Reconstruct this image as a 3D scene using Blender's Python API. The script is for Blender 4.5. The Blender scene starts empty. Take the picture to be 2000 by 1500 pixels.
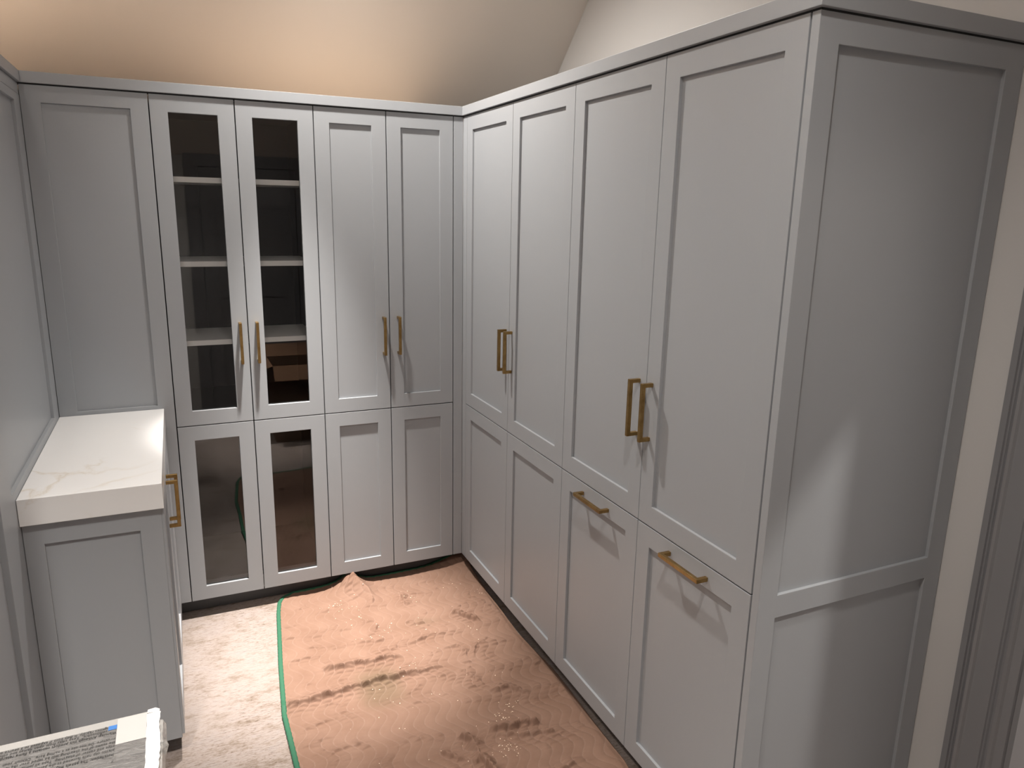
import bpy, bmesh, math, random
import numpy as np
from mathutils import Vector, Matrix
random.seed(7); rng = np.random.default_rng(11)
S = bpy.context.scene
COL = S.collection
ZS = -0.03            # heights below are measured from 30 mm under the floor; ZS brings the floor to z = 0

# ------------------------------------------------------------------ camera
yaw, pitch, roll = 0.4293, -0.2295, 0.02
fwd = Vector((math.sin(yaw)*math.cos(pitch), math.cos(yaw)*math.cos(pitch), math.sin(pitch)))
rgt = Vector((math.cos(yaw), -math.sin(yaw), 0)); upv = rgt.cross(fwd)
r2 = rgt*math.cos(roll)+upv*math.sin(roll); u2 = -rgt*math.sin(roll)+upv*math.cos(roll)
cd = bpy.data.cameras.new('camera'); cam = bpy.data.objects.new('camera', cd); COL.objects.link(cam)
cd.sensor_width = 36; cd.lens = 1433.49/2000*36; cd.clip_start = 0.02; cd.clip_end = 50
M = Matrix((r2, u2, -fwd)).transposed().to_4x4(); M.translation = Vector((-1.109, -2.9467, 1.6543+ZS))
cam.matrix_world = M; S.camera = cam

# ------------------------------------------------------------------ world, exposure, lamps
w = bpy.data.worlds.new('world'); S.world = w; w.use_nodes = True
w.node_tree.nodes['Background'].inputs[0].default_value = (0.9, 0.85, 0.8, 1)
w.node_tree.nodes['Background'].inputs[1].default_value = 0.0
vs = S.view_settings; vs.view_transform = 'Standard'; vs.look = 'None'; vs.gamma = 1; vs.use_curve_mapping = False
vs.exposure = 0.8
WARM = (1.0, 0.93, 0.855)
def spot(name, loc, power, size=130, blend=0.7, radius=0.04, col=WARM):
    l = bpy.data.lights.new(name, 'SPOT'); l.energy = power; l.color = col
    l.spot_size = math.radians(size); l.spot_blend = blend; l.shadow_soft_size = radius
    o = bpy.data.objects.new(name, l); COL.objects.link(o); o.location = (loc[0], loc[1], loc[2]+ZS)
    return o
LAMPS = [(-0.70, -0.32, 2.93), (-0.70, -2.35, 2.93)]
for nm, (lx, ly, lz), tilt, sz, pw, bw in (('lamp_far', (-0.70, -0.335, 2.885), 20, 124, 86, 600), ('lamp_near', (-0.70, -2.335, 2.885), 0, 119, 46, 520)):
    o = spot(nm, (lx, ly, lz), pw, size=sz, blend=1.0)       # flood of the downlight, the far one tilted right to leave the left side darker
    o.rotation_euler = (0, math.radians(-tilt), 0)
    spot(nm+'_beam', (lx, ly, lz), bw, size=33, blend=1.0)   # its bright centre
spot('fill_left', (-2.10, -0.335, 2.885), 260, size=64, blend=0.6)  # added fill, unseen: brightens the ceiling over the left cabinet
spot('fill_front', (-1.62, -2.45, 2.80), 245, size=90, blend=0.9, radius=0.10)  # assumed lamp, unseen: added to brighten the base cabinet's end
spot('lamp_hall', (1.70, -2.82, 2.84), 125, size=150, radius=0.07)

# ------------------------------------------------------------------ materials
def mat(name, col, rough=0.5, metal=0.0, spec=0.5):
    m = bpy.data.materials.new(name); m.use_nodes = True
    b = m.node_tree.nodes['Principled BSDF']
    b.inputs['Base Color'].default_value = (*col, 1); b.inputs['Roughness'].default_value = rough
    b.inputs['Metallic'].default_value = metal; b.inputs['Specular IOR Level'].default_value = spec
    return m
def N(m, t): return m.node_tree.nodes.new(t)
def L(m, a, b): m.node_tree.links.new(a, b)
def bsdf(m): return m.node_tree.nodes['Principled BSDF']
def coords(m, scale=(1, 1, 1), rot=(0, 0, 0)):
    g = N(m, 'ShaderNodeNewGeometry'); mp = N(m, 'ShaderNodeMapping')
    mp.inputs['Scale'].default_value = scale; mp.inputs['Rotation'].default_value = rot
    L(m, g.outputs['Position'], mp.inputs['Vector']); return mp.outputs[0]
def noise(m, vec, scale, detail=4, rough=0.55, dist=0.0):
    n = N(m, 'ShaderNodeTexNoise'); n.inputs['Scale'].default_value = scale; n.inputs['Detail'].default_value = detail
    n.inputs['Roughness'].default_value = rough; n.inputs['Distortion'].default_value = dist
    L(m, vec, n.inputs['Vector']); return n.outputs['Fac']
def ramp(m, fac, stops):
    r = N(m, 'ShaderNodeValToRGB'); e = r.color_ramp.elements
    while len(e) < len(stops): e.new(0.5)
    for i, (p, c) in enumerate(stops): e[i].position = p; e[i].color = (*c, 1) if len(c) == 3 else c
    L(m, fac, r.inputs[0]); return r.outputs[0]
def mixc(m, fac, a, b, mode='MIX'):
    x = N(m, 'ShaderNodeMix'); x.data_type = 'RGBA'; x.blend_type = mode
    for s, v in ((x.inputs[0], fac), (x.inputs[6], a), (x.inputs[7], b)):
        if isinstance(v, (int, float)): s.default_value = v
        elif isinstance(v, tuple): s.default_value = (*v, 1)
        else: L(m, v, s)
    return x.outputs[2]
def bump(m, h, strength, dist):
    b = N(m, 'ShaderNodeBump'); b.inputs['Strength'].default_value = strength; b.inputs['Distance'].default_value = dist
    L(m, h, b.inputs['Height']); L(m, b.outputs[0], bsdf(m).inputs['Normal'])

PAINT = mat('grey_cabinet_paint', (0.325, 0.343, 0.366), 0.40)
TOPG = mat('grey_cabinet_top', (0.20, 0.195, 0.19), 0.7, spec=0.2)
PLY = mat('raw_plywood', (0.48, 0.385, 0.30), 0.8, spec=0.1)
bump(PAINT, noise(PAINT, coords(PAINT), 60, 3), 0.03, 0.002)
CASING = mat('grey_casing_paint', (0.22, 0.222, 0.235), 0.36)
EDGE = mat('pale_shelf_edge', (0.93, 0.93, 0.92), 0.45)
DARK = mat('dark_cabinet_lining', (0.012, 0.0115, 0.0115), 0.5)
BRASS = mat('aged_brass', (0.50, 0.30, 0.105), 0.36, 1.0)
c_ = ramp(BRASS, noise(BRASS, coords(BRASS), 45, 3), [(0.3, (0.28, 0.175, 0.065)), (0.7, (0.42, 0.28, 0.115))]); L(BRASS, c_, bsdf(BRASS).inputs['Base Color'])
TOE = mat('shade_darkened_grey', (0.10, 0.105, 0.11), 0.6)  # grey darkened to hold the shade of toe recesses and door gaps
BLACK = mat('black_gap_shade', (0.02, 0.02, 0.02), 0.8)  # near-black that paints in the shade of the gap under the crowns
WALL = mat('warm_white_wall', (0.56, 0.555, 0.55), 0.75, spec=0.2)
bump(WALL, noise(WALL, coords(WALL), 180, 3), 0.05, 0.002)
CEIL = mat('cream_ceiling', (0.80, 0.745, 0.69), 0.85, spec=0.1)
WHITE = mat('white_board', (0.27, 0.267, 0.26), 0.5)
PATCH = mat('white_paper_patch', (0.36, 0.355, 0.35), 0.6)
TAPE = mat('white_tape', (0.86, 0.84, 0.82), 0.35)
CARD = mat('brown_cardboard', (0.15, 0.085, 0.052), 0.8, spec=0.1)
BLUE = mat('blue_print', (0.035, 0.13, 0.36), 0.5)
INK = mat('black_print', (0.03, 0.03, 0.03), 0.5)
GREEN = mat('green_binding', (0.018, 0.105, 0.055), 0.75)
CHIP = mat('pale_wood_chip', (0.85, 0.70, 0.55), 0.6)
LENS = bpy.data.materials.new('lamp_lens'); LENS.use_nodes = True
bsdf(LENS).inputs['Emission Color'].default_value = (*WARM, 1); bsdf(LENS).inputs['Emission Strength'].default_value = 80
# label print ground: crinkled grey foil
LABEL = mat('grey_foil_label', (0.36, 0.355, 0.35), 0.42)
ln = noise(LABEL, coords(LABEL, (60, 120, 60), (0, 0, 0.5)), 1.0, 5, 0.6, 0.6)
L(LABEL, ramp(LABEL, ln, [(0.3, (0.085, 0.083, 0.082)), (0.7, (0.15, 0.147, 0.145))]), bsdf(LABEL).inputs['Base Color'])
bump(LABEL, ln, 0.9, 0.004)
PLASTIC = mat('crinkled_clear_plastic', (0.55, 0.54, 0.52), 0.18)
bsdf(PLASTIC).inputs['Alpha'].default_value = 0.38
bump(PLASTIC, noise(PLASTIC, coords(PLASTIC), 90, 4, 0.7, 1.0), 1.0, 0.006)
# marble
MARBLE = mat('white_veined_marble', (0.86, 0.84, 0.82), 0.16)
mv = coords(MARBLE, (1, 1, 1), (0, 0, 0.55))
n1 = noise(MARBLE, mv, 1.7, 6, 0.55, 2.2)
mm = N(MARBLE, 'ShaderNodeMath'); mm.operation = 'SUBTRACT'; L(MARBLE, n1, mm.inputs[0]); mm.inputs[1].default_value = 0.5
ma = N(MARBLE, 'ShaderNodeMath'); ma.operation = 'ABSOLUTE'; L(MARBLE, mm.outputs[0], ma.inputs[0])
vein = ramp(MARBLE, ma.outputs[0], [(0.0, (0.70, 0.65, 0.585)), (0.007, (0.78, 0.75, 0.71)), (0.026, (0.835, 0.835, 0.84))])
big = ramp(MARBLE, noise(MARBLE, mv, 2.4, 3), [(0.46, (0, 0, 0)), (0.60, (0.85, 0.85, 0.85))])
L(MARBLE, mixc(MARBLE, big, (0.84, 0.845, 0.85), vein), bsdf(MARBLE).inputs['Base Color'])
# floor: worn cream covering with brown-grey streaks
FLOOR = mat('worn_cream_floor', (0.6, 0.5, 0.42), 0.7, spec=0.25)
fv = coords(FLOOR, (1.0, 1.9, 1), (0, 0, 0.05)); fs = coords(FLOOR, (1.0, 4.5, 1), (0, 0, 0.05))
fa = noise(FLOOR, fv, 9, 10, 0.78); fb = noise(FLOOR, fs, 42, 6, 0.8); fc = noise(FLOOR, coords(FLOOR), 2.6, 3, 0.5)
base = ramp(FLOOR, fa, [(0.30, (0.145, 0.108, 0.083)), (0.41, (0.225, 0.184, 0.157)), (0.50, (0.295, 0.252, 0.232)), (0.68, (0.27, 0.238, 0.228))])
fine = ramp(FLOOR, fb, [(0.36, (0.28, 0.21, 0.16)), (0.44, (0.80, 0.75, 0.70)), (0.53, (1, 1, 1))])
blot = ramp(FLOOR, fc, [(0.35, (0.35, 0.35, 0.35)), (0.62, (1, 1, 1))])
col = mixc(FLOOR, blot, base, mixc(FLOOR, 1.0, base, fine, 'MULTIPLY'))
spk = ramp(FLOOR, noise(FLOOR, coords(FLOOR), 120, 2), [(0.23, (0.35, 0.28, 0.22)), (0.29, (1, 1, 1))])
L(FLOOR, mixc(FLOOR, 0.7, col, spk, 'MULTIPLY'), bsdf(FLOOR).inputs['Base Color'])
bump(FLOOR, fb, 0.25, 0.002)
# quilt
QUILT = mat('brown_quilted_cloth', (0.33, 0.2, 0.15), 0.85, spec=0.15)
at = N(QUILT, 'ShaderNodeAttribute'); at.attribute_name = 'stitch'
a2 = N(QUILT, 'ShaderNodeAttribute'); a2.attribute_name = 'stain'
qn = noise(QUILT, coords(QUILT), 9, 5, 0.6); qf = noise(QUILT, coords(QUILT), 420, 2)
qb = ramp(QUILT, qn, [(0.3, (0.196, 0.117, 0.084)), (0.7, (0.238, 0.148, 0.110))])
qs = mixc(QUILT, a2.outputs['Fac'], qb, (0.145, 0.102, 0.066))
L(QUILT, mixc(QUILT, at.outputs['Fac'], qs, (0.31, 0.225, 0.185)), bsdf(QUILT).inputs['Base Color'])
bump(QUILT, qf, 0.25, 0.001)
# glass pane: clear, reflecting by its own Fresnel
GLASS = bpy.data.materials.new('cabinet_glass'); GLASS.use_nodes = True
nt = GLASS.node_tree; nt.nodes.remove(nt.nodes['Principled BSDF'])
tr = N(GLASS, 'ShaderNodeBsdfTransparent'); tr.inputs[0].default_value = (0.99, 0.99, 0.99, 1)
gl = N(GLASS, 'ShaderNodeBsdfGlossy'); gl.inputs['Roughness'].default_value = 0.0; gl.inputs[0].default_value = (1, 1, 1, 1)
fr = N(GLASS, 'ShaderNodeFresnel'); fr.inputs[0].default_value = 1.46
mx = N(GLASS, 'ShaderNodeMixShader'); L(GLASS, fr.outputs[0], mx.inputs[0]); L(GLASS, tr.outputs[0], mx.inputs[1]); L(GLASS, gl.outputs[0], mx.inputs[2])
L(GLASS, mx.outputs[0], nt.nodes['Material Output'].inputs['Surface'])

# ------------------------------------------------------------------ builders
class MB:
    """collects shapes in measured world coordinates; build() links them as one mesh"""
    def __init__(self): self.bm = bmesh.new()
    def box(self, x0, x1, y0, y1, z0, z1):
        v = [self.bm.verts.new((x, y, z)) for x in sorted((x0, x1)) for y in sorted((y0, y1)) for z in sorted((z0, z1))]
        for f in ((0, 1, 3, 2), (4, 6, 7, 5), (0, 4, 5, 1), (2, 3, 7, 6), (0, 2, 6, 4), (1, 5, 7, 3)):
            self.bm.faces.new([v[i] for i in f])
        return self
    def grid(self, fr, us, vs_, mask, c0, c1):
        """solid made of the grid cells (i,j) for which mask(i,j); fr maps (u,v,c) to the world"""
        d = {}
        def P(i, j, k):
            key = (i, j, k)
            if key not in d: d[key] = self.bm.verts.new(fr(us[i], vs_[j], (c0, c1)[k]))
            return d[key]
        nu, nv = len(us)-1, len(vs_)-1
        on = lambda i, j: 0 <= i < nu and 0 <= j < nv and mask(i, j)
        for i in range(nu):
            for j in range(nv):
                if not on(i, j): continue
                for k in (0, 1): self.bm.faces.new([P(i, j, k), P(i+1, j, k), P(i+1, j+1, k), P(i, j+1, k)])
                for (di, dj, a, b) in ((-1, 0, (i, j), (i, j+1)), (1, 0, (i+1, j), (i+1, j+1)), (0, -1, (i, j), (i+1, j)), (0, 1, (i, j+1), (i+1, j+1))):
                    if not on(i+di, j+dj):
                        self.bm.faces.new([P(*a, 0), P(*b, 0), P(*b, 1), P(*a, 1)])
        return self
    def ring(self, fr, u0, u1, v0, v1, a0, a1, b0, b1, c0, c1):
        return self.grid(fr, [u0, a0, a1, u1], [v0, b0, b1, v1], lambda i, j: not (i == 1 and j == 1), c0, c1)
    def prism(self, pts, axis, a, b):
        """polygon in the two other axes, extruded along axis from a to b"""
        def mk(p, t):
            q = list(p); q.insert(axis, t); return self.bm.verts.new(q)
        A = [mk(p, a) for p in pts]; B = [mk(p, b) for p in pts]
        self.bm.faces.new(A); self.bm.faces.new(B)
        for i in range(len(A)):
            j = (i+1) % len(A); self.bm.faces.new([A[i], A[j], B[j], B[i]])
        return self
    def build(self, name, m, parent=None, bevel=0.0, loc=None, smooth=False, seg=2):
        bm = self.bm
        bmesh.ops.recalc_face_normals(bm, faces=bm.faces)
        if bevel:
            es = [e for e in bm.edges if len(e.link_faces) == 2 and e.calc_face_angle(0) > 0.5]
            bmesh.ops.bevel(bm, geom=es, offset=bevel, segments=seg, affect='EDGES', profile=0.6, clamp_overlap=True)
        org = Vector((0, 0, 0))
        if parent is not None:
            p = parent
            while p is not None: org += p.location; p = p.parent
        elif loc is not None: org = Vector((loc[0], loc[1], loc[2]+ZS))
        for v in bm.verts: v.co = v.co + Vector((0, 0, ZS)) - org
        me = bpy.data.meshes.new(name); bm.to_mesh(me); bm.free(); me.materials.append(m)
        if smooth: me.polygons.foreach_set('use_smooth', [True]*len(me.polygons))
        o = bpy.data.objects.new(name, me); COL.objects.link(o)
        if parent is not None: o.parent = parent
        else: o.location = org
        return o
def thing(name, label, cat, loc, group=None):
    o = bpy.data.objects.new(name, None); COL.objects.link(o); o.empty_display_size = 0.1
    o.location = (loc[0], loc[1], loc[2]+ZS); tag(o, label, cat, group); return o
def tag(o, label, cat, group=None):
    o['label'] = label; o['category'] = cat
    if group: o['group'] = group
    return o
def struct(o, label=None):
    o['kind'] = 'structure'
    if label: o['label'] = label
    return o
# frames: u along the run, v up, c out of the face (positive towards the room)
def BACK(u, v, c): return (u, -c, v)             # faces -y
def RIGHT(u, v, c): return (-c, u, v)            # faces -x
def LEFT(x): return lambda u, v, c: (x+c, u, v)  # faces +x
def FRONT(y): return lambda u, v, c: (u, y-c, v) # faces -y at y

FL = 0.03; ZB, ZSP, ZT = 0.110, 0.8366, 2.0265
GAP = 0.0018; ST = 0.0565
CRB, CRT = 2.031, 2.066

# ------------------------------------------------------------------ room
XW, YW, YF, XL, XLW = 0.602, 0.62, -3.29, -2.15, -2.85
def ceil_z(y): return 2.3073+0.963*(0.3307-y) if y > -1.335 else 2.3073+0.963*(0.3307+2.67+y)
struct(MB().box(XLW-0.15, 2.75, YF-0.4, YW+0.15, FL-0.1, FL).build('floor', FLOOR, loc=(0, 0, FL)), 'worn cream floor covering with brown-grey streaks')
ridge = (-1.335, ceil_z(-1.335)); e0 = (YW+0.15, ceil_z(YW+0.15)); e1 = (YF-0.15, ceil_z(YF-0.15))
struct(MB().prism([e0, ridge, e1, (e1[0], e1[1]+0.12), (ridge[0], ridge[1]+0.14), (e0[0], e0[1]+0.12)], 0, XLW-0.15, XW+0.15)
       .build('ceiling', CEIL, loc=(0, 0, 2.1)), 'cream vaulted ceiling sloping down behind the cabinets')
struct(MB().box(XLW-0.1, XW+0.1, YW, YW+0.1, FL, ceil_z(YW)+0.05).build('wall_back', WALL, loc=(0, YW, FL)))
struct(MB().box(XLW-0.1, XW+0.1, YF-0.1, YF, FL, ceil_z(YF)+0.05).build('wall_front', WALL, loc=(0, YF, FL)))
gab = [(YW, ceil_z(YW)+0.02), ridge, (YF, ceil_z(YF)+0.02)]
struct(MB().prism([(YW, FL), *gab, (YF, FL)], 0, XLW-0.1, XLW).build('wall_left', WALL, loc=(XLW, 0, FL)))
DY0, DY1, DZ, TH = -2.90, -2.075, 1.825, 0.17
wr = MB()
wr.prism([(YW, FL), (YW, DZ), (DY1, DZ), (DY1, FL)], 0, XW, XW+TH)
wr.prism([(DY0, FL), (DY0, DZ), (YF, DZ), (YF, FL)], 0, XW, XW+TH)
wr.prism([(YW, DZ), *gab, (YF, DZ)], 0, XW, XW+TH)
struct(wr.build('wall_right', WALL, loc=(XW, 0, FL)), 'pale wall rising behind the right-hand cabinets')
# hall seen through the doorway in the right wall
struct(MB().box(2.6, 2.7, -3.6, -1.2, FL, 2.95).build('wall_hall_far', WALL, loc=(2.6, -2.4, FL)))
struct(MB().box(XW+TH, 2.6, -1.35, -1.25, FL, 2.95).build('wall_hall_side', WALL, loc=(1.7, -1.3, FL)))
struct(MB().box(XW+TH, 2.6, -3.55, -3.45, FL, 2.95).build('wall_hall_near', WALL, loc=(1.7, -3.5, FL)))
struct(MB().box(XW+TH, 2.7, -3.6, -1.2, 2.95, 3.05).build('ceiling_hall', WALL, loc=(1.7, -2.4, 2.95)))
# moulded casing round the doorway: profile swept up the jambs and across the head
prof = [(0.000, 0.0), (0.000, 0.017), (0.014, 0.017), (0.0155, 0.012), (0.020, 0.0125), (0.026, 0.019), (0.032, 0.023), (0.038, 0.021), (0.042, 0.016),
        (0.046, 0.0155), (0.086, 0.0135), (0.088, 0.010), (0.092, 0.0105), (0.100, 0.016), (0.106, 0.0175), (0.112, 0.014), (0.116, 0.009), (0.135, 0.008), (0.138, 0.0)]
cas = thing('trim_1', 'grey moulded casing round the doorway in the right wall', 'door casing', (XW, DY1, FL)); cas['kind'] = 'structure'
del cas['category']
mb = MB(); OY = -1.9367
for side in (0, 1):
    pts = [(XW-h, (OY-a) if side == 0 else (DY0-0.138+a)) for a, h in prof]
    mb.prism(pts, 2, FL, DZ+0.1)
mb.build('jamb_casing', CASING, cas, smooth=False)
mb = MB()
mb.prism([(XW-h, DZ+0.238-a) for a, h in prof], 1, DY0-0.138, OY); mb.build('head_casing', CASING, cas)
mb = MB().box(XW-0.002, XW+TH+0.002, DY1-0.012, DY1, FL, DZ).box(XW-0.002, XW+TH+0.002, DY0, DY0+0.012, FL, DZ).box(XW-0.002, XW+TH+0.002, DY0+0.012, DY1-0.012, DZ-0.012, DZ)
mb.build('jamb_lining', CASING, cas)
# closed grey door in the front wall behind the camera (it shows in the glass)
d2 = thing('door_1', 'grey panelled door in the wall behind the camera', 'door', (-0.55, YF, FL)); d2['kind'] = 'structure'; del d2['category']
FF = lambda u, v, c: (u, YF+c, v)
MB().grid(FF, [-1.0, -0.91, -0.19, -0.10], [FL, 1.95, 2.04], lambda i, j: i != 1 or j == 1, 0.0, 0.02).build('door_frame', CASING, d2, 0.002)
MB().grid(FF, [-0.905, -0.80, -0.30, -0.195], [FL+0.01, 0.25, 0.95, 1.08, 1.82, 1.945], lambda i, j: not (i == 1 and j in (1, 3)), 0.001, 0.014).build('door_leaf', CASING, d2, 0.002)
MB().box(-0.80, -0.30, YF+0.001, YF+0.007, 0.25, 0.95).box(-0.80, -0.30, YF+0.001, YF+0.007, 1.08, 1.82).build('door_panel', CASING, d2)

# recessed lamps in the ceiling; the far left and front left ones are added fills
def can(lx, ly, lz, tilt, label):
    t = thing('recessed_light', label, 'ceiling light', (lx, ly, lz))
    t.rotation_euler = (tilt, 0, 0)
    for nm, r0, r1, z0, z1, m in (('trim_ring', 0.055, 0.075, -0.008, 0.0, WHITE), ('lens', 0.0, 0.055, -0.003, 0.0, LENS)):
        bm = bmesh.new(); n = 40; rows = []
        for (r, z) in ((r0, z1), (r0, z0), (r1, z0), (r1, z1)):
            rows.append([bm.verts.new((max(r, 1e-4)*math.cos(2*math.pi*i/n), max(r, 1e-4)*math.sin(2*math.pi*i/n), z)) for i in range(n)])
        for a in range(4):
            A, B = rows[a], rows[(a+1) % 4]
            for i in range(n): bm.faces.new([A[i], A[(i+1) % n], B[(i+1) % n], B[i]])
        bmesh.ops.recalc_face_normals(bm, faces=bm.faces)
        me = bpy.data.meshes.new(nm); bm.to_mesh(me); bm.free(); me.materials.append(m)
        o = bpy.data.objects.new(nm, me); COL.objects.link(o); o.parent = t
    return t
SL = math.atan(0.963)
can(-0.70, -0.32, ceil_z(-0.32)-0.001, -SL, 'round recessed light in the ceiling slope over the back cabinets')
can(-0.70, -2.35, ceil_z(-2.35)-0.001, SL, 'round recessed light in the ceiling slope over the camera')
can(-2.10, -0.32, ceil_z(-0.32)-0.001, -SL, 'unseen round fill light added in the ceiling slope over the far left cabinet')
can(-1.62, -2.45, ceil_z(-2.45)-0.001, SL, 'unseen round fill light added in the ceiling slope left of the camera')
can(1.70, -2.82, 2.949, 0, 'round recessed light in the flat hall ceiling beyond the doorway')

# ------------------------------------------------------------------ cabinet pieces
def handle(fr, uc, vc, along, parent, c_face=0.0, length=0.158, proj=0.034, sq=0.0108):
    """square-section U pull with its feet on the door face"""
    h = length/2; mb = MB()
    if along == 'v': f = lambda a, c, b: fr(uc+b, vc+a, c_face+c)
    else: f = lambda a, c, b: fr(uc+a, vc+b, c_face+c)
    mb.grid(f, [-h, -h+sq, h-sq, h], [0, proj-sq, proj], lambda i, j: j == 1 or i != 1, -sq/2, sq/2)
    return mb.build('handle', BRASS, parent, 0.0014)
def door(fr, u0, u1, v0, v1, parent, name='door', glass=False, st=ST, rec=0.008, th=0.019, label=None, rail=None):
    rl = rail or st
    o = MB().ring(fr, u0, u1, v0, v1, u0+st, u1-st, v0+rl, v1-rl, -th, 0).build(name, PAINT, parent, 0.0011)
    if label: o['label'] = label
    if glass:
        MB().grid(fr, [u0+st-0.004, u1-st+0.004], [v0+rl-0.004, v1-rl+0.004], lambda i, j: True, -0.014, -0.010).build('glass_pane', GLASS, o)
    else:
        MB().grid(fr, [u0+st-0.004, u1-st+0.004], [v0+rl-0.004, v1-rl+0.004], lambda i, j: True, -rec-0.006, -rec).build('panel', PAINT, o)
    return o
def solid(fr, u0, u1, v0, v1, c0, c1): return MB().grid(fr, [u0, u1], [v0, v1], lambda i, j: True, c0, c1)
BX = [-1.1514, -0.8744, -0.5985, -0.3214, -0.0432]
RY = [-0.0434, -0.4885, -0.9325, -1.377, -1.825]
DEP = 0.58; CF = -0.021
RLT = 0.0565; RLB = 0.0575

def top_panel(x0, x1, y0, y1, parent, m=None): MB().box(x0, x1, y0, y1, ZT-0.0038, ZT+0.002).build('top_panel', m or PLY, parent)
# glass-door cabinet in the back run
t = thing('tall_cabinet', 'tall grey cabinet with four glass-fronted doors and pale shelves, beside the marble counter', 'cabinet', (-0.875, 0.0, FL))
x0, x1 = BX[0], BX[2]; xm = (x0+x1)/2
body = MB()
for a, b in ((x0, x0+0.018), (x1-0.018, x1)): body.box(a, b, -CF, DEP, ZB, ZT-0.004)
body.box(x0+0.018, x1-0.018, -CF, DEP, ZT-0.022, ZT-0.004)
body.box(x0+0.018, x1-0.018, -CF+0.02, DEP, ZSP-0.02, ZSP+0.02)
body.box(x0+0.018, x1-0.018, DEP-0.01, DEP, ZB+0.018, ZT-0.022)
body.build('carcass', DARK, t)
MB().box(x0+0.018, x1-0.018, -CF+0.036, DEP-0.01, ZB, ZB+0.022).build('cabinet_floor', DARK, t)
MB().box(x0+0.018, x1-0.018, -CF, -CF+0.0355, ZB, ZB+0.0555).build('lit_floor_front', EDGE, t)  # front of the cabinet floor, pale to paint in the light falling there
for zs_ in (1.757, 1.4545, 1.1575):
    MB().box(x0+0.018, x1-0.018, 0.046, 0.36, zs_-0.0195, zs_).build('shelf', EDGE, t, 0.0008)
MB().box(x0, x1, 0.075, 0.093, FL, ZB).build('toe_kick', TOE, t)
top_panel(x0, x1, 0.022, DEP, t)
for i in (0, 1):
    u0, u1 = BX[i]+GAP, BX[i+1]-GAP
    d = door(BACK, u0, u1, ZSP+GAP, ZT, t, glass=True)
    handle(BACK, (-0.9035, -0.8425)[i], 1.150, 'v', d)
    door(BACK, u0, u1, ZB, ZSP-GAP, t, glass=True)

# solid cabinet in the back run
t = thing('tall_cabinet', 'tall grey four-door cabinet with solid doors, right of the glass doors', 'cabinet', (-0.32, 0.0, FL))
MB().box(BX[2], BX[4], -CF, DEP, ZB, ZT-0.004).build('carcass', TOE, t)
MB().box(BX[2], 0.068, 0.075, 0.093, FL, ZB).build('toe_kick', TOE, t)
top_panel(BX[2], BX[4], 0.022, DEP, t)
for i in (2, 3):
    u0, u1 = BX[i]+GAP, BX[i+1]-GAP
    d = door(BACK, u0, u1, ZSP+GAP, ZT, t)
    handle(BACK, (-0.3475, -0.2855)[i-2], 1.149, 'v', d)
    door(BACK, u0, u1, ZB, ZSP-GAP, t)
MB().box(BX[4]+0.0016, -0.0005, 0.0, 0.03, ZB, ZT).build('filler_strip', PAINT, t, 0.001)

# right-hand run, far cabinet
t = thing('tall_cabinet', 'tall grey four-door cabinet on the right-hand run, next to the corner', 'cabinet', (0.0, -0.49, FL))
MB().box(-CF, 0.58, RY[2]+0.0005, RY[0], ZB, ZT-0.004).build('carcass', TOE, t)
MB().box(0.070, 0.088, RY[2]+0.0005, 0.073, FL, ZB).build('toe_kick', TOE, t)
top_panel(0.023, 0.58, RY[2]+0.0005, RY[0], t, TOPG)
MB().box(0.0, 0.03, RY[0]+0.0012, -0.0002, ZB, ZT).build('filler_strip', PAINT, t, 0.001)
for i in (0, 1):
    u0, u1 = RY[i+1]+0.0011, RY[i]-0.0011
    d = door(RIGHT, u0, u1, ZSP+GAP, ZT, t)
    handle(RIGHT, (-0.4615, -0.5140)[i], 1.150, 'v', d)
    door(RIGHT, u0, u1, ZB, ZSP-GAP, t)
# right-hand run, near cabinet with pull-out fronts
t = thing('tall_cabinet', 'tall grey cabinet with two doors over two pull-out fronts, beside the end panel', 'cabinet', (0.0, -1.38, FL))
MB().box(-CF, 0.58, RY[4], RY[2]-0.0005, ZB, ZT-0.004).build('carcass', TOE, t)
MB().box(0.070, 0.088, RY[4], RY[2]-0.0005, FL, ZB).build('toe_kick', TOE, t)
top_panel(0.023, 0.58, RY[4], RY[2]-0.0005, t, TOPG)
for i in (2, 3):
    u0, u1 = RY[i+1]+(0.0034 if i == 3 else 0.0013), RY[i]-0.0013
    d = door(RIGHT, u0, u1, ZSP+GAP, ZT, t)
    handle(RIGHT, (-1.3445, -1.4030)[i-2], 1.150, 'v', d)
    d = door(RIGHT, u0, u1, ZB, ZSP-GAP, t, name='drawer_front')
    handle(RIGHT, (-1.1500, -1.6000)[i-2], 0.8035, 'u', d)

# end panel of the right-hand run (faces the camera)
YE = -1.8469
t = thing('end_panel', 'grey two-part shaker end panel closing the near end of the right-hand cabinets', 'cabinet panel', (0.3, YE, FL))
FE = FRONT(YE)
MB().grid(FE, [0.0, 0.0533, 0.5435, 0.5995], [FL, 0.16, 0.781, 0.8372, 1.9725, ZT], lambda i, j: not (i == 1 and j in (1, 3)), -0.0205, 0.0).build('frame', PAINT, t, 0.0011)
solid(FE, 0.049, 0.548, 0.833, 1.977, -0.0155, -0.0085).build('panel', PAINT, t)
solid(FE, 0.049, 0.548, 0.156, 0.785, -0.0155, -0.0085).build('panel', PAINT, t)

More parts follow.
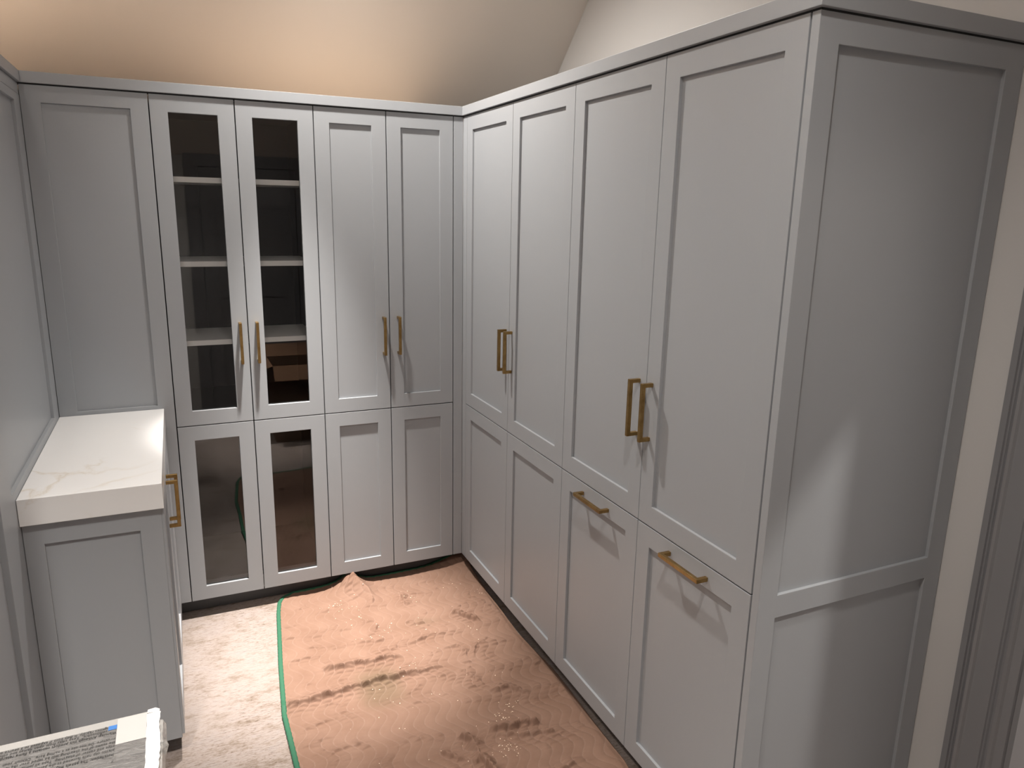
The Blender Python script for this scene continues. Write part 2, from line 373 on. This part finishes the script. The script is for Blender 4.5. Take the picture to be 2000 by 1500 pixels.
# shaker panel behind the counter, end of the back run
XLF = -1.5265
t = thing('back_panel', 'grey single shaker panel behind the marble counter, left of the glass cabinet', 'cabinet panel', (-1.34, 0.0, FL))
MB().grid(BACK, [XLF+0.001, -1.4690, -1.2095, BX[0]-GAP], [ZB, 0.9285, 1.9728, ZT], lambda i, j: not (i == 1 and j == 1), -0.02, 0.0).build('frame', PAINT, t, 0.0011)
solid(BACK, -1.4730, -1.2055, 0.9245, 1.9768, -0.0145, -0.008).build('panel', PAINT, t)
MB().box(XLF, BX[0]-0.003, 0.021, DEP, ZB, ZT-0.004).build('carcass', TOE, t)
MB().box(-1.25, BX[0], 0.075, 0.093, FL, ZB).build('toe_kick', TOE, t)
top_panel(XLF, BX[0]-0.003, 0.023, DEP, t)

# tall cabinet at far left, shaker side towards the room
t = thing('tall_side_cabinet', 'tall grey panelled cabinet at the far left edge, its side rising beside the marble counter', 'cabinet', (-1.8, -0.9, FL))
FLt = LEFT(XLF)
MB().grid(FLt, [-1.30, -1.243, -0.992, -0.862, -0.100, 0.0], [FL, 0.166, 0.9385, 1.967, 1.9935], lambda i, j: not (i == 1 and j in (1, 2)) and not (i == 3 and j == 2), -0.02, 0.0).build('side_frame', PAINT, t, 0.0013)
solid(FLt, -0.866, -0.096, 0.9345, 1.971, -0.017, -0.010).build('side_panel', PAINT, t)
solid(FLt, -1.247, -0.988, 0.162, 1.971, -0.019, -0.014).build('side_panel', PAINT, t)
solid(FLt, -1.30, 0.0, 1.9945, 2.0285, -0.02, -0.0006).build('frieze', PAINT, t, 0.0008)
MB().box(XL+0.005, XLF-0.0205, -1.30, 0.58, FL, 2.025).build('carcass', TOE, t)
MB().box(XL+0.005, XLF-0.0215, -1.30, 0.55, 2.0255, 2.031).build('top_panel', PLY, t)

# base cabinet under the counter
XB = -1.190; YB = -0.815
t = thing('base_cabinet', 'low grey base cabinet under the marble counter, brass handles on its right side', 'cabinet', (-1.35, -0.42, FL))
MB().box(XLF+0.001, XB-0.0195, YB+0.02, -0.004, ZB, 0.840).build('carcass', TOE, t)
FB = FRONT(YB)
MB().grid(FB, [XLF+0.001, -1.4800, -1.2535, XB-0.0075], [0.100, 0.166, 0.778, 0.8405], lambda i, j: not (i == 1 and j == 1), -0.019, 0.0).build('end_frame', PAINT, t, 0.0012)
solid(FB, -1.4840, -1.2495, 0.162, 0.782, -0.0165, -0.009).build('end_inset', PAINT, t)
MB().box(XLF+0.02, -1.262, YB+0.14, -0.004, FL, ZB).build('toe_kick', TOE, t)
FD = LEFT(XB)
for (u0, u1, uh) in ((-0.812, -0.4715, -0.500), (-0.4685, -0.128, -0.440)):
    d = door(FD, u0, u1, ZB, 0.836, t)
    handle(FD, uh, 0.7245, 'v', d)
MB().box(XB-0.019, XB, -0.126, -0.004, ZB, 0.836).build('filler_strip', PAINT, t, 0.001)
# countertop slab
tag(MB().box(XLF+0.0008, -1.189, -0.834, -0.0008, 0.8418, 0.915).build('countertop', MARBLE, bevel=0.0015, loc=(-1.35, -0.42, 0.8418)),
    'thick white marble countertop with faint gold veins on the low grey cabinet', 'countertop')

# crown mouldings
PJ = 0.009
def crown(pts, label, loc):
    """box-section moulding along a path of (x, y) with outward side given by offset pairs"""
    mb = MB(); mb.prism(pts, 2, CRB, CRT)
    return tag(mb.build('crown_moulding', PAINT, bevel=0.0012, loc=loc), label, 'crown moulding')
crown([(XLF+PJ, -PJ), (-PJ, -PJ), (-PJ+0.03, 0.021), (XLF+PJ-0.03, 0.021)], 'grey flat crown moulding along the top of the back wall cabinets', (-0.77, 0, CRB))
crown([(-PJ-0.0004, -PJ-0.0006), (-PJ-0.0004, YE-PJ), (0.600, YE-PJ), (0.600, YE+0.021), (0.021, YE+0.021), (0.021, 0.02)], 'grey flat crown moulding along the right-hand cabinets, turning the near corner', (0, -0.92, CRB))
crown([(XLF+PJ-0.0004, -PJ-0.0006), (XLF+PJ-0.0004, -1.309), (XLF-0.021, -1.309), (XLF-0.021, 0.02)], 'grey flat crown moulding on the tall cabinet at far left', (XLF, -0.9, CRB))
# black strips standing in for the shade in the gap under the crowns, and boards closing the cabinet tops
mb = MB().box(XLF-0.02, 0.02, 0.002, 0.022, ZT-0.0005, CRB+0.001); o = mb.build('gap_shade', BLACK, loc=(-0.7, 0.015, ZT)); struct(o); o.name = 'gap_shade_back'
mb = MB().box(0.002, 0.022, YE+0.002, 0.0015, ZT-0.0004, CRB+0.001).box(0.0225, 0.598, YE+0.002, YE+0.022, ZT-0.0004, CRB+0.001); o = mb.build('gap_shade_right', BLACK, loc=(0.015, -0.9, ZT)); struct(o)

# ------------------------------------------------------------------ moving blanket on the floor
def interp(tab, x): 
    a = np.array(sorted(tab)); return np.interp(x, a[:, 0], a[:, 1])
LE = [(-1.60, -0.815), (-1.57, -0.845), (-1.5, -0.868), (-1.18, -0.900), (-1.0, -0.894), (-0.75, -0.897), (-0.46, -0.872), (-0.29, -0.854), (-0.10, -0.834), (-0.016, -0.820), (0.02, -0.80), (0.05, -0.755)]
RE = [(-1.60, -0.02), (-1.36, 0.018), (-1.14, 0.022), (-0.87, 0.029), (-0.608, 0.010), (-0.316, 0.019), (-0.073, 0.033), (0.07, 0.045)]
NU, NV = 330, 640
V = np.linspace(0, 1, NV); U = np.linspace(0, 1, NU)
ys = -1.60+1.65*V
UU, VV = np.meshgrid(U, V)
YY0 = -1.60+1.65*VV
XLe, XRe = interp(LE, ys)[:, None], interp(RE, ys)[:, None]
XX = XLe+(XRe-XLe)*UU
hem = np.interp(UU, [0, 0.06, 0.5, 0.8, 1.0], [0.0, 0.0, 0.006, 0.016, 0.018]); nearh = 0.02*np.sin(UU*7)+0.0
YY = YY0+hem*np.clip((VV-0.8)/0.2, 0, 1)+nearh*np.clip((0.1-VV)/0.1, 0, 1)
XX = XX+0.006*np.sin(YY*9+1)*(1-np.abs(2*UU-1))
def segdist(px, py, pts):
    best = np.full(px.shape, 9.0); side = np.zeros(px.shape); tt = np.zeros(px.shape); n = len(pts)-1
    for i in range(n):
        (ax, ay), (bx, by) = pts[i], pts[i+1]
        dx, dy = bx-ax, by-ay; l2 = dx*dx+dy*dy
        t = np.clip(((px-ax)*dx+(py-ay)*dy)/l2, 0, 1)
        ex, ey = px-ax-t*dx, py-ay-t*dy; d = np.hypot(ex, ey)
        s = np.where(ey*abs(dx)-ex*dy*np.sign(dx if dx else 1) >= 0, 1, -1)
        m = d < best
        best = np.where(m, d, best); side = np.where(m, s, side); tt = np.where(m, (i+t)/n, tt)
    return best, side, tt
H = np.zeros_like(XX); ENV = np.zeros_like(XX)
ph = (XX+0.020*np.sin(2*np.pi*(YY/0.150+0.6*XX)))/0.036
cell = np.floor(ph); pil = np.abs(np.sin(np.pi*ph)); stitch = np.clip(1-pil/0.15, 0, 1)
def fold(pts, amp, w, steep=0.16, taper=0.3):
    global H, ENV
    wob = 0.004*np.sin(XX*60+YY*25)+0.003*np.sin(XX*23-YY*70)+0.0022*np.sqrt(pil)+0.0012*np.sin(cell*2.4)
    d, s, t = segdist(XX, YY+wob, pts)
    ww = np.where(s > 0, w, w*steep)
    end = np.clip(np.minimum(t, 1-t)/taper, 0, 1); end = end*end*(3-2*end)
    H += amp*np.exp(-np.abs(d/ww)**1.5)*(0.10+0.90*end)
    ENV = np.maximum(ENV, (0.35+0.65*min(1, amp/0.012))*np.exp(-(d/(w*1.9))**2)*(0.2+0.8*end))
def ladder(pts, w, k=1.0):
    global ENV
    d, s, t = segdist(XX, YY, pts); ENV = np.maximum(ENV, k*np.exp(-(d/w)**2))
F = [([[-.93,-.725],[-.888,-.721],[-.701,-.707],[-.528,-.702],[-.296,-.705]], .026, .030), ([[-.75,-.563],[-.614,-.572],[-.448,-.592]], .023, .030),
     ([[-.545,-.535],[-.452,-.517],[-.322,-.499],[-.211,-.508]], .008, .022), ([[-.367,-.084],[-.336,-.157],[-.336,-.23],[-.286,-.278]], .012, .018),
     ([[-.19,-.374],[-.143,-.42],[-.101,-.477]], .024, .022), ([[-.396,-.368],[-.29,-.399]], .009, .018), ([[-.313,-.609],[-.244,-.598],[-.228,-.645],[-.241,-.728]], .011, .016),
     ([[-.215,-.695],[-.172,-.621],[-.1,-.579]], .009, .016), ([[-.258,-.884],[-.166,-.913],[-.108,-.976]], .020, .022), ([[-.291,-.728],[-.234,-.855]], .011, .018),
     ([[-.322,-1.096],[-.215,-1.10],[-.143,-1.122]], .034, .026), ([[-.417,-1.072],[-.381,-1.119],[-.383,-1.193],[-.36,-1.30]], .036, .024), ([[-.726,-.949],[-.666,-1.021]], .007, .016),
     ([[-.332,-1.108],[-.2,-1.15],[-.066,-1.18]], .018, .02), ([[-.857,-.449],[-.772,-.468],[-.70,-.47]], .007, .012), ([[-.213,-.772],[-.10,-.785],[-.01,-.775]], .007, .014),
     ([[-.504,-1.105],[-.397,-1.202]], .018, .018), ([[-.51,-.397],[-.481,-.333]], .009, .014), ([[-.09,-.25],[-.04,-.33],[-.02,-.43]], .008, .014),
     ([[-.80,-.30],[-.68,-.295],[-.60,-.31]], .004, .012), ([[-.62,-.44],[-.52,-.45],[-.42,-.435]], .006, .016), ([[-.86,-1.22],[-.7,-1.25],[-.5,-1.33]], .012, .02), ([[-.3,-1.35],[-.1,-1.3]], .012, .02)]
for pts, a, ww in F: fold(pts, a*0.78, ww*0.85, taper=0.16 if a > .02 else .3)
for pts, ww, k in (([[-.545,-.535],[-.452,-.517]], .03, .9), ([[-.322,-.499],[-.211,-.508]], .022, .9), ([[-.86,-.735],[-.70,-.725],[-.50,-.72]], .022, 1.0), ([[-.15,-.64],[-.16,-.72]], .03, .8), ([[-.13,-1.0],[-.02,-1.0]], .03, .9),
                   ([[-.72,-.42],[-.52,-.43]], .02, .5), ([[-.35,-.75],[-.24,-.87]], .03, .9), ([[-.32,-.92],[-.12,-.98]], .025, .7), ([[-.34,-1.15],[-.08,-1.2]], .03, .8), ([[-.1,-.30],[.0,-.45]], .04, .6), ([[-.40,-1.15],[-.52,-1.22]], .03, .8), ([[-.46,-.66],[-.30,-.66]], .02, .6)): ladder(pts, ww, k)
for k in range(120):
    cx, cy = rng.uniform(-.85, .0), rng.uniform(-1.5, -.02); ln_ = rng.uniform(.05, .16); an = rng.normal(0.05, 0.35)
    fold([[cx-ln_/2*math.cos(an), cy-ln_/2*math.sin(an)], [cx, cy+rng.normal(0, .008)], [cx+ln_/2*math.cos(an), cy+ln_/2*math.sin(an)]], rng.uniform(.0018, .0050), rng.uniform(.008, .016), 0.2, 0.4)
# lump of cloth pushed up against the cabinet at the far hem
d, sd_, tt_ = segdist(XX, YY, [[-.512, .05], [-.506, -.015], [-.462, -.085], [-.455, -.13], [-.470, -.195]])
amp_ = np.interp(tt_, [0, .22, .45, .7, 1.0], [.050, .074, .040, .018, .002]); lft = XX < np.interp(YY, [-.2, -.08, -.015, .05], [-.47, -.462, -.506, -.512])
wl_ = np.interp(tt_, [0, .3, .6, 1.0], [.050, .060, .028, .014]); wr_ = np.interp(tt_, [0, .3, .6, 1.0], [.045, .045, .022, .010])
H += amp_*np.exp(-(d/np.where(lft, wl_, wr_))**1.25)
ENV = np.maximum(ENV, 1.3*np.exp(-((XX+.535)/.032)**2-((YY+.03)/.06)**2))
# piled up in the corner under the cabinets
H += 0.035*np.exp(-((XX-0.0)/0.10)**2-((YY-0.075)/0.07)**2)
H += 0.010*np.exp(-((XX-0.02)/0.05)**2)*(0.6+0.4*np.sin(YY*11))
# wavy quilting and pinch wrinkles between the stitch lines: each cell is a short step with its drop towards the room
q_ = -YY/0.021+0.30*np.sin(cell*1.7)+0.22*np.sin(XX*35)+0.3*np.sin(YY*19); q_ = q_-np.floor(q_)
saw = np.where(q_ < 0.80, q_/0.80, (1-q_)/0.20)
H += 0.0026*np.sqrt(pil)+np.clip(ENV, 0, 1.3)*0.0095*pil**0.6*saw
H += 0.0015*np.sin(XX*31+2*np.sin(YY*17))*np.sin(YY*37+1.3)
edge = np.minimum(np.minimum(UU, 1-UU)*0.92, np.minimum(VV, 1-VV)*1.65)
H *= np.where(VV > 0.9, 1, np.clip(edge/0.02, 0.35, 1))
H += 0.009
# pinch: pull cloth under the near side of strong folds for a crisp shadow line
ZZ = FL+0.001+H
stain = np.exp(-((XX+0.575)/0.075)**4-((YY+0.73)/0.105)**4)*0.75+0.35*np.exp(-((XX+0.30)/0.05)**2-((YY+0.39)/0.03)**2)
bl = thing('moving_blanket', 'brown quilted moving blanket with green edging, rumpled on the floor', 'blanket', (-0.43, -0.75, FL))
def npmesh(name, verts, quads, m, parent, attrs=None):
    me = bpy.data.meshes.new(name); nq = len(quads)
    me.vertices.add(len(verts)); me.vertices.foreach_set('co', verts.astype(np.float32).ravel())
    me.loops.add(nq*4); me.loops.foreach_set('vertex_index', quads.astype(np.int32).ravel())
    me.polygons.add(nq); me.polygons.foreach_set('loop_start', np.arange(0, nq*4, 4, dtype=np.int32))
    me.update(calc_edges=True); me.validate()
    me.polygons.foreach_set('use_smooth', np.ones(len(me.polygons), dtype=bool))
    for k, v in (attrs or {}).items():
        a = me.attributes.new(k, 'FLOAT', 'POINT'); a.data.foreach_set('value', v.astype(np.float32).ravel())
    me.materials.append(m); o = bpy.data.objects.new(name, me); COL.objects.link(o); o.parent = parent; return o
org = np.array([bl.location.x, bl.location.y, bl.location.z])
top = np.stack([XX, YY, ZZ+ZS], -1).reshape(-1, 3)-org
bot = top.copy(); bot[:, 2] = np.maximum(top[:, 2]-0.007, 0.0012)
i, j = np.meshgrid(np.arange(NV-1), np.arange(NU-1), indexing='ij'); b0 = (i*NU+j).ravel()
qt = np.stack([b0, b0+1, b0+NU+1, b0+NU], -1); nvt = NV*NU
qb2 = qt[:, ::-1]+nvt
loop = [k for k in range(NU)]+[k*NU+NU-1 for k in range(1, NV)]+[(NV-1)*NU+k for k in range(NU-2, -1, -1)]+[k*NU for k in range(NV-2, 0, -1)]
lp = np.array(loop); ln2 = np.roll(lp, -1); qe = np.stack([lp, lp+nvt, ln2+nvt, ln2], -1)
npmesh('quilt', np.vstack([top, bot]), np.vstack([qt, qb2, qe]), QUILT, bl,
       {'stitch': np.concatenate([(stitch*0.42).ravel(), np.zeros(nvt)]), 'stain': np.concatenate([stain.ravel(), np.zeros(nvt)])})
# green binding rolled over the left, far and near hems
P = top.reshape(NV, NU, 3)
path = np.vstack([P[0, ::-1][::3], P[::3, 0], P[-1, ::3]])
sec = 9; vv = []; 
for k in range(len(path)):
    tg = path[min(k+1, len(path)-1)]-path[max(k-1, 0)]; tg = tg/np.linalg.norm(tg); sx = np.cross(tg, [0, 0, 1.0]); sx /= np.linalg.norm(sx)+1e-9; up = np.cross(sx, tg)
    rip = 1+0.10*math.sin(k*2.1)
    for q in range(sec):
        a = 2*math.pi*q/sec; ca, sa = math.cos(a), math.sin(a)
        wx = 0.0085*math.copysign(abs(ca)**0.7, ca)*rip; wz = 0.0045*math.copysign(abs(sa)**0.8, sa)
        p_ = path[k]+np.array([0, 0, -0.0015])+sx*wx+up*wz; p_[2] = max(p_[2], 0.0008); vv.append(p_)
qq = [(k*sec+q, k*sec+(q+1) % sec, (k+1)*sec+(q+1) % sec, (k+1)*sec+q) for k in range(len(path)-1) for q in range(sec)]
npmesh('edge_binding', np.array(vv), np.array(qq), GREEN, bl)['label'] = 'green stitched edge binding'
# pale chips scattered on the blanket (too many and small to count)
cl = [(-.606,-.146,.04,10), (-.571,-.175,.03,8), (-.323,-.162,.05,12), (-.088,-.151,.04,8), (-.008,-.246,.03,6), (-.244,-1.036,.05,26), (-.283,-1.176,.04,34), (-.194,-.977,.03,8), (-.484,-.395,.07,12),
      (-.545,-.267,.05,9), (-.163,-.528,.07,8), (-.433,-.626,.08,9), (-.35,-.9,.25,24), (-.45,-.3,.25,26), (-.6,-.85,.15,12)]
cm = bmesh.new()
Hf = ZZ+ZS
def zat(x, y):
    r = min(NV-1, max(0, int(round((y+1.60)/1.65*(NV-1))))); xl, xr = XX[r, 0], XX[r, -1]
    c = min(NU-1, max(0, int(round((x-xl)/(xr-xl)*(NU-1))))); return Hf[r, c]
for cx, cy, sd, n in cl:
    for _ in range(n):
        x, y = rng.normal(cx, sd*0.55), rng.normal(cy, sd*0.55)
        if not (-0.86 < x < 0.0 and -1.55 < y < 0.03): continue
        s = rng.uniform(.0007, .0017); ax = rng.uniform(1, 2.6); a = rng.uniform(0, 3.14)
        mt = Matrix.Translation((x, y, zat(x, y)+s*0.4)) @ Matrix.Rotation(a, 4, 'Z') @ Matrix.Diagonal((s*ax, s, s*0.6, 1))
        bmesh.ops.create_icosphere(cm, subdivisions=1, radius=1, matrix=mt)
for v in cm.verts: v.co -= Vector((-0.43, -0.75, 0.01))
me = bpy.data.meshes.new('wood_chips'); cm.to_mesh(me); cm.free(); me.materials.append(CHIP)
o = bpy.data.objects.new('wood_chips', me); COL.objects.link(o); o.location = (-0.43, -0.75, 0.01)
tag(o, 'pale wood chips and dust sprinkled over the brown blanket', 'debris'); o['kind'] = 'stuff'

# ------------------------------------------------------------------ foam board pack in the lower left, standing on a carton
HB = 0.90
t = thing('foam_board_pack', 'white foam board pack with grey printed label and torn white tape, lower left foreground', 'board', (-1.29, -2.05, HB-0.05))
bx0, bx1, by0, by1 = -1.72, -1.1895, -2.42, -1.827
MB().box(bx0, bx1, by0, by1, HB-0.050, HB-0.0255).build('board', WHITE, t, 0.001)
MB().box(bx0-0.004, bx1-0.003, by0, by1-0.002, HB-0.0250, HB-0.0008).build('board', WHITE, t, 0.001)
MB().box(bx0, -1.2000, by0+0.02, -1.8455, HB-0.0006, HB-0.0001).build('printed_label', LABEL, t)
MB().box(-1.2400, -1.2005, -1.8925, -1.8330, HB+0.0001, HB+0.0007).build('tape_patch', PATCH, t)['label'] = 'white paper patch at the label corner'
# torn tape along the right edge, clear film hanging below it
def ragged_sheet(name, m, rows_fn, n, parent, th=0.0005):
    bm = bmesh.new(); rows = [[bm.verts.new(p) for p in rows_fn(k/n)] for k in range(n+1)]
    for k in range(n):
        for q in range(len(rows[0])-1): bm.faces.new([rows[k][q], rows[k][q+1], rows[k+1][q+1], rows[k+1][q]])
    bmesh.ops.recalc_face_normals(bm, faces=bm.faces); bmesh.ops.solidify(bm, geom=bm.faces[:], thickness=th)
    mb = MB(); mb.bm.free(); mb.bm = bm
    return mb.build(name, m, parent)
def tape_row(t):
    y = -2.42+(2.42-1.8375)*t; r = 0.0011*(rng.random()-.5); e = 0.0016*(rng.random()-.5)
    return [(-1.2003+r, y, HB+0.0007), (-1.1925, y, HB+0.0011), (-1.1828+e*0.4+0.001*math.sin(t*38), y, HB+0.0009), (-1.1822+e+0.001*math.sin(t*38), y, HB+0.0004)]
def film_row(t):
    y = -2.42+(2.42-1.853)*t; e = 0.0032*(rng.random()-.5); w_ = 0.0022*math.sin(t*43)
    return [(-1.1850, y, HB-0.0012), (-1.1790+e*.3, y, HB-0.004+w_*.4), (-1.1745+e+w_, y, HB-0.014+e), (-1.1765+e*.8, y, HB-0.028), (-1.1800+w_, y, HB-0.045+e)]
ragged_sheet('tape_strip', TAPE, tape_row, 90, t)['label'] = 'wide white tape with a torn edge'
ragged_sheet('plastic_wrap', PLASTIC, film_row, 34, t, 0.0003)['label'] = 'crinkled clear plastic film'
MB().prism([(-1.2000, -1.8365), (-1.1995, -1.8290), (-1.1890, -1.8275), (-1.1830, -1.8330), (-1.1835, -1.8375)], 2, HB+0.0012, HB+0.0019).build('tape_flap', TAPE, t)
MB().box(-1.2515, -1.2402, -1.8555, -1.8458, HB+0.0002, HB+0.0006).build('blue_mark', BLUE, t)['label'] = 'blue printed mark'
txt = [(-1.9295, 'p', False), (-1.9130, 'Installation: The panels may be fastened with nails and', True), (-1.9035, 'plastic cap nails fastened at the perimeter to both', False), (-1.8950, 'edge and center of sheathing. Tape all joints and', False),
       (-1.8865, 'the seams of the sheathing will be taped over the full', False), (-1.8785, 'structure. Do not use as a nailing base.  Consult your', False),
       (-1.8640, 'Warning: Although this product contains a flame retardant', True), (-1.8570, 'combustible.  Keep away from open flames and other heat', False), (-1.8505, 'ignites rapidly. It may burn if exposed to a source of heat', False)]
for (yb, s, bold) in txt:
    cu = bpy.data.curves.new('text', 'FONT'); cu.body = s; cu.size = 0.0084; cu.shear = 0.1; cu.space_character = 1.12
    cu.offset = 0.00016 if bold else 0.00004; cu.resolution_u = 2; cu.fill_mode = 'FRONT'
    to = bpy.data.objects.new('text', cu); COL.objects.link(to)
    dg = bpy.context.evaluated_depsgraph_get(); me = bpy.data.meshes.new_from_object(to.evaluated_get(dg))
    bpy.data.objects.remove(to); bpy.data.curves.remove(cu)
    bold_dx = -1.2405
    if s.startswith(('combustible', 'ignites')): bold_dx = -1.2525
    mt = Matrix.Translation(Vector((bold_dx, yb+0.003, HB+ZS+0.0007))-Vector(t.location)) @ Matrix.Rotation(math.pi, 4, 'Z') @ Matrix.Diagonal((0.66, 1, 1, 1))
    me.transform(mt); me.materials.clear(); me.materials.append(INK); me.name = 'printed_text'
    o = bpy.data.objects.new('printed_text', me); COL.objects.link(o); o.parent = t

def carton(x0, x1, y0, y1, z0, z1, label, flaps, rot=0):
    t = thing('cardboard_carton', label, 'box', ((x0+x1)/2, (y0+y1)/2, z0))
    T = 0.004; mb = MB()
    mb.grid(lambda u, v, c: (u, v, c), [x0, x0+T, x1-T, x1], [y0, y0+T, y1-T, y1], lambda i, j: not (i == 1 and j == 1), z0, z1)
    mb.box(x0+T, x1-T, y0+T, y1-T, z0, z0+T); mb.build('box_body', CARD, t)
    w_ = (x1-x0)*0.48; h_ = (y1-y0)*0.48
    if flaps:
        for sx, ex in ((-1, x0), (1, x1)):
            MB().prism([(ex, z1), (ex+sx*w_*0.62, z1+w_*0.55*(0.4 if sx > 0 else -0.35)), (ex+sx*w_*0.62, z1+w_*0.55*(0.4 if sx > 0 else -0.35)+T), (ex, z1+T)], 1, y0, y1).build('flap', CARD, t)
        for sy, ey in ((-1, y0), (1, y1)):
            MB().prism([(ey, z1), (ey+sy*h_*0.5, z1+h_*0.6*(0.7 if sy < 0 else -0.8)), (ey+sy*h_*0.5, z1+h_*0.6*(0.7 if sy < 0 else -0.8)+T), (ey, z1+T)], 0, x0, x1).build('flap', CARD, t)
    else:
        ym = (y0+y1)/2
        MB().box(x0, x1, y0, ym-0.0008, z1, z1+T).build('flap', CARD, t); MB().box(x0, x1, ym+0.0008, y1, z1, z1+T).build('flap', CARD, t)
    return t
carton(-1.70, -1.32, -2.40, -1.96, FL, HB-0.0542, 'tall closed brown carton under the white foam board pack', False)
carton(-0.55, -0.16, -2.62, -2.24, FL, 0.58, 'open brown carton with folded-out flaps on the floor by the doorway', True)
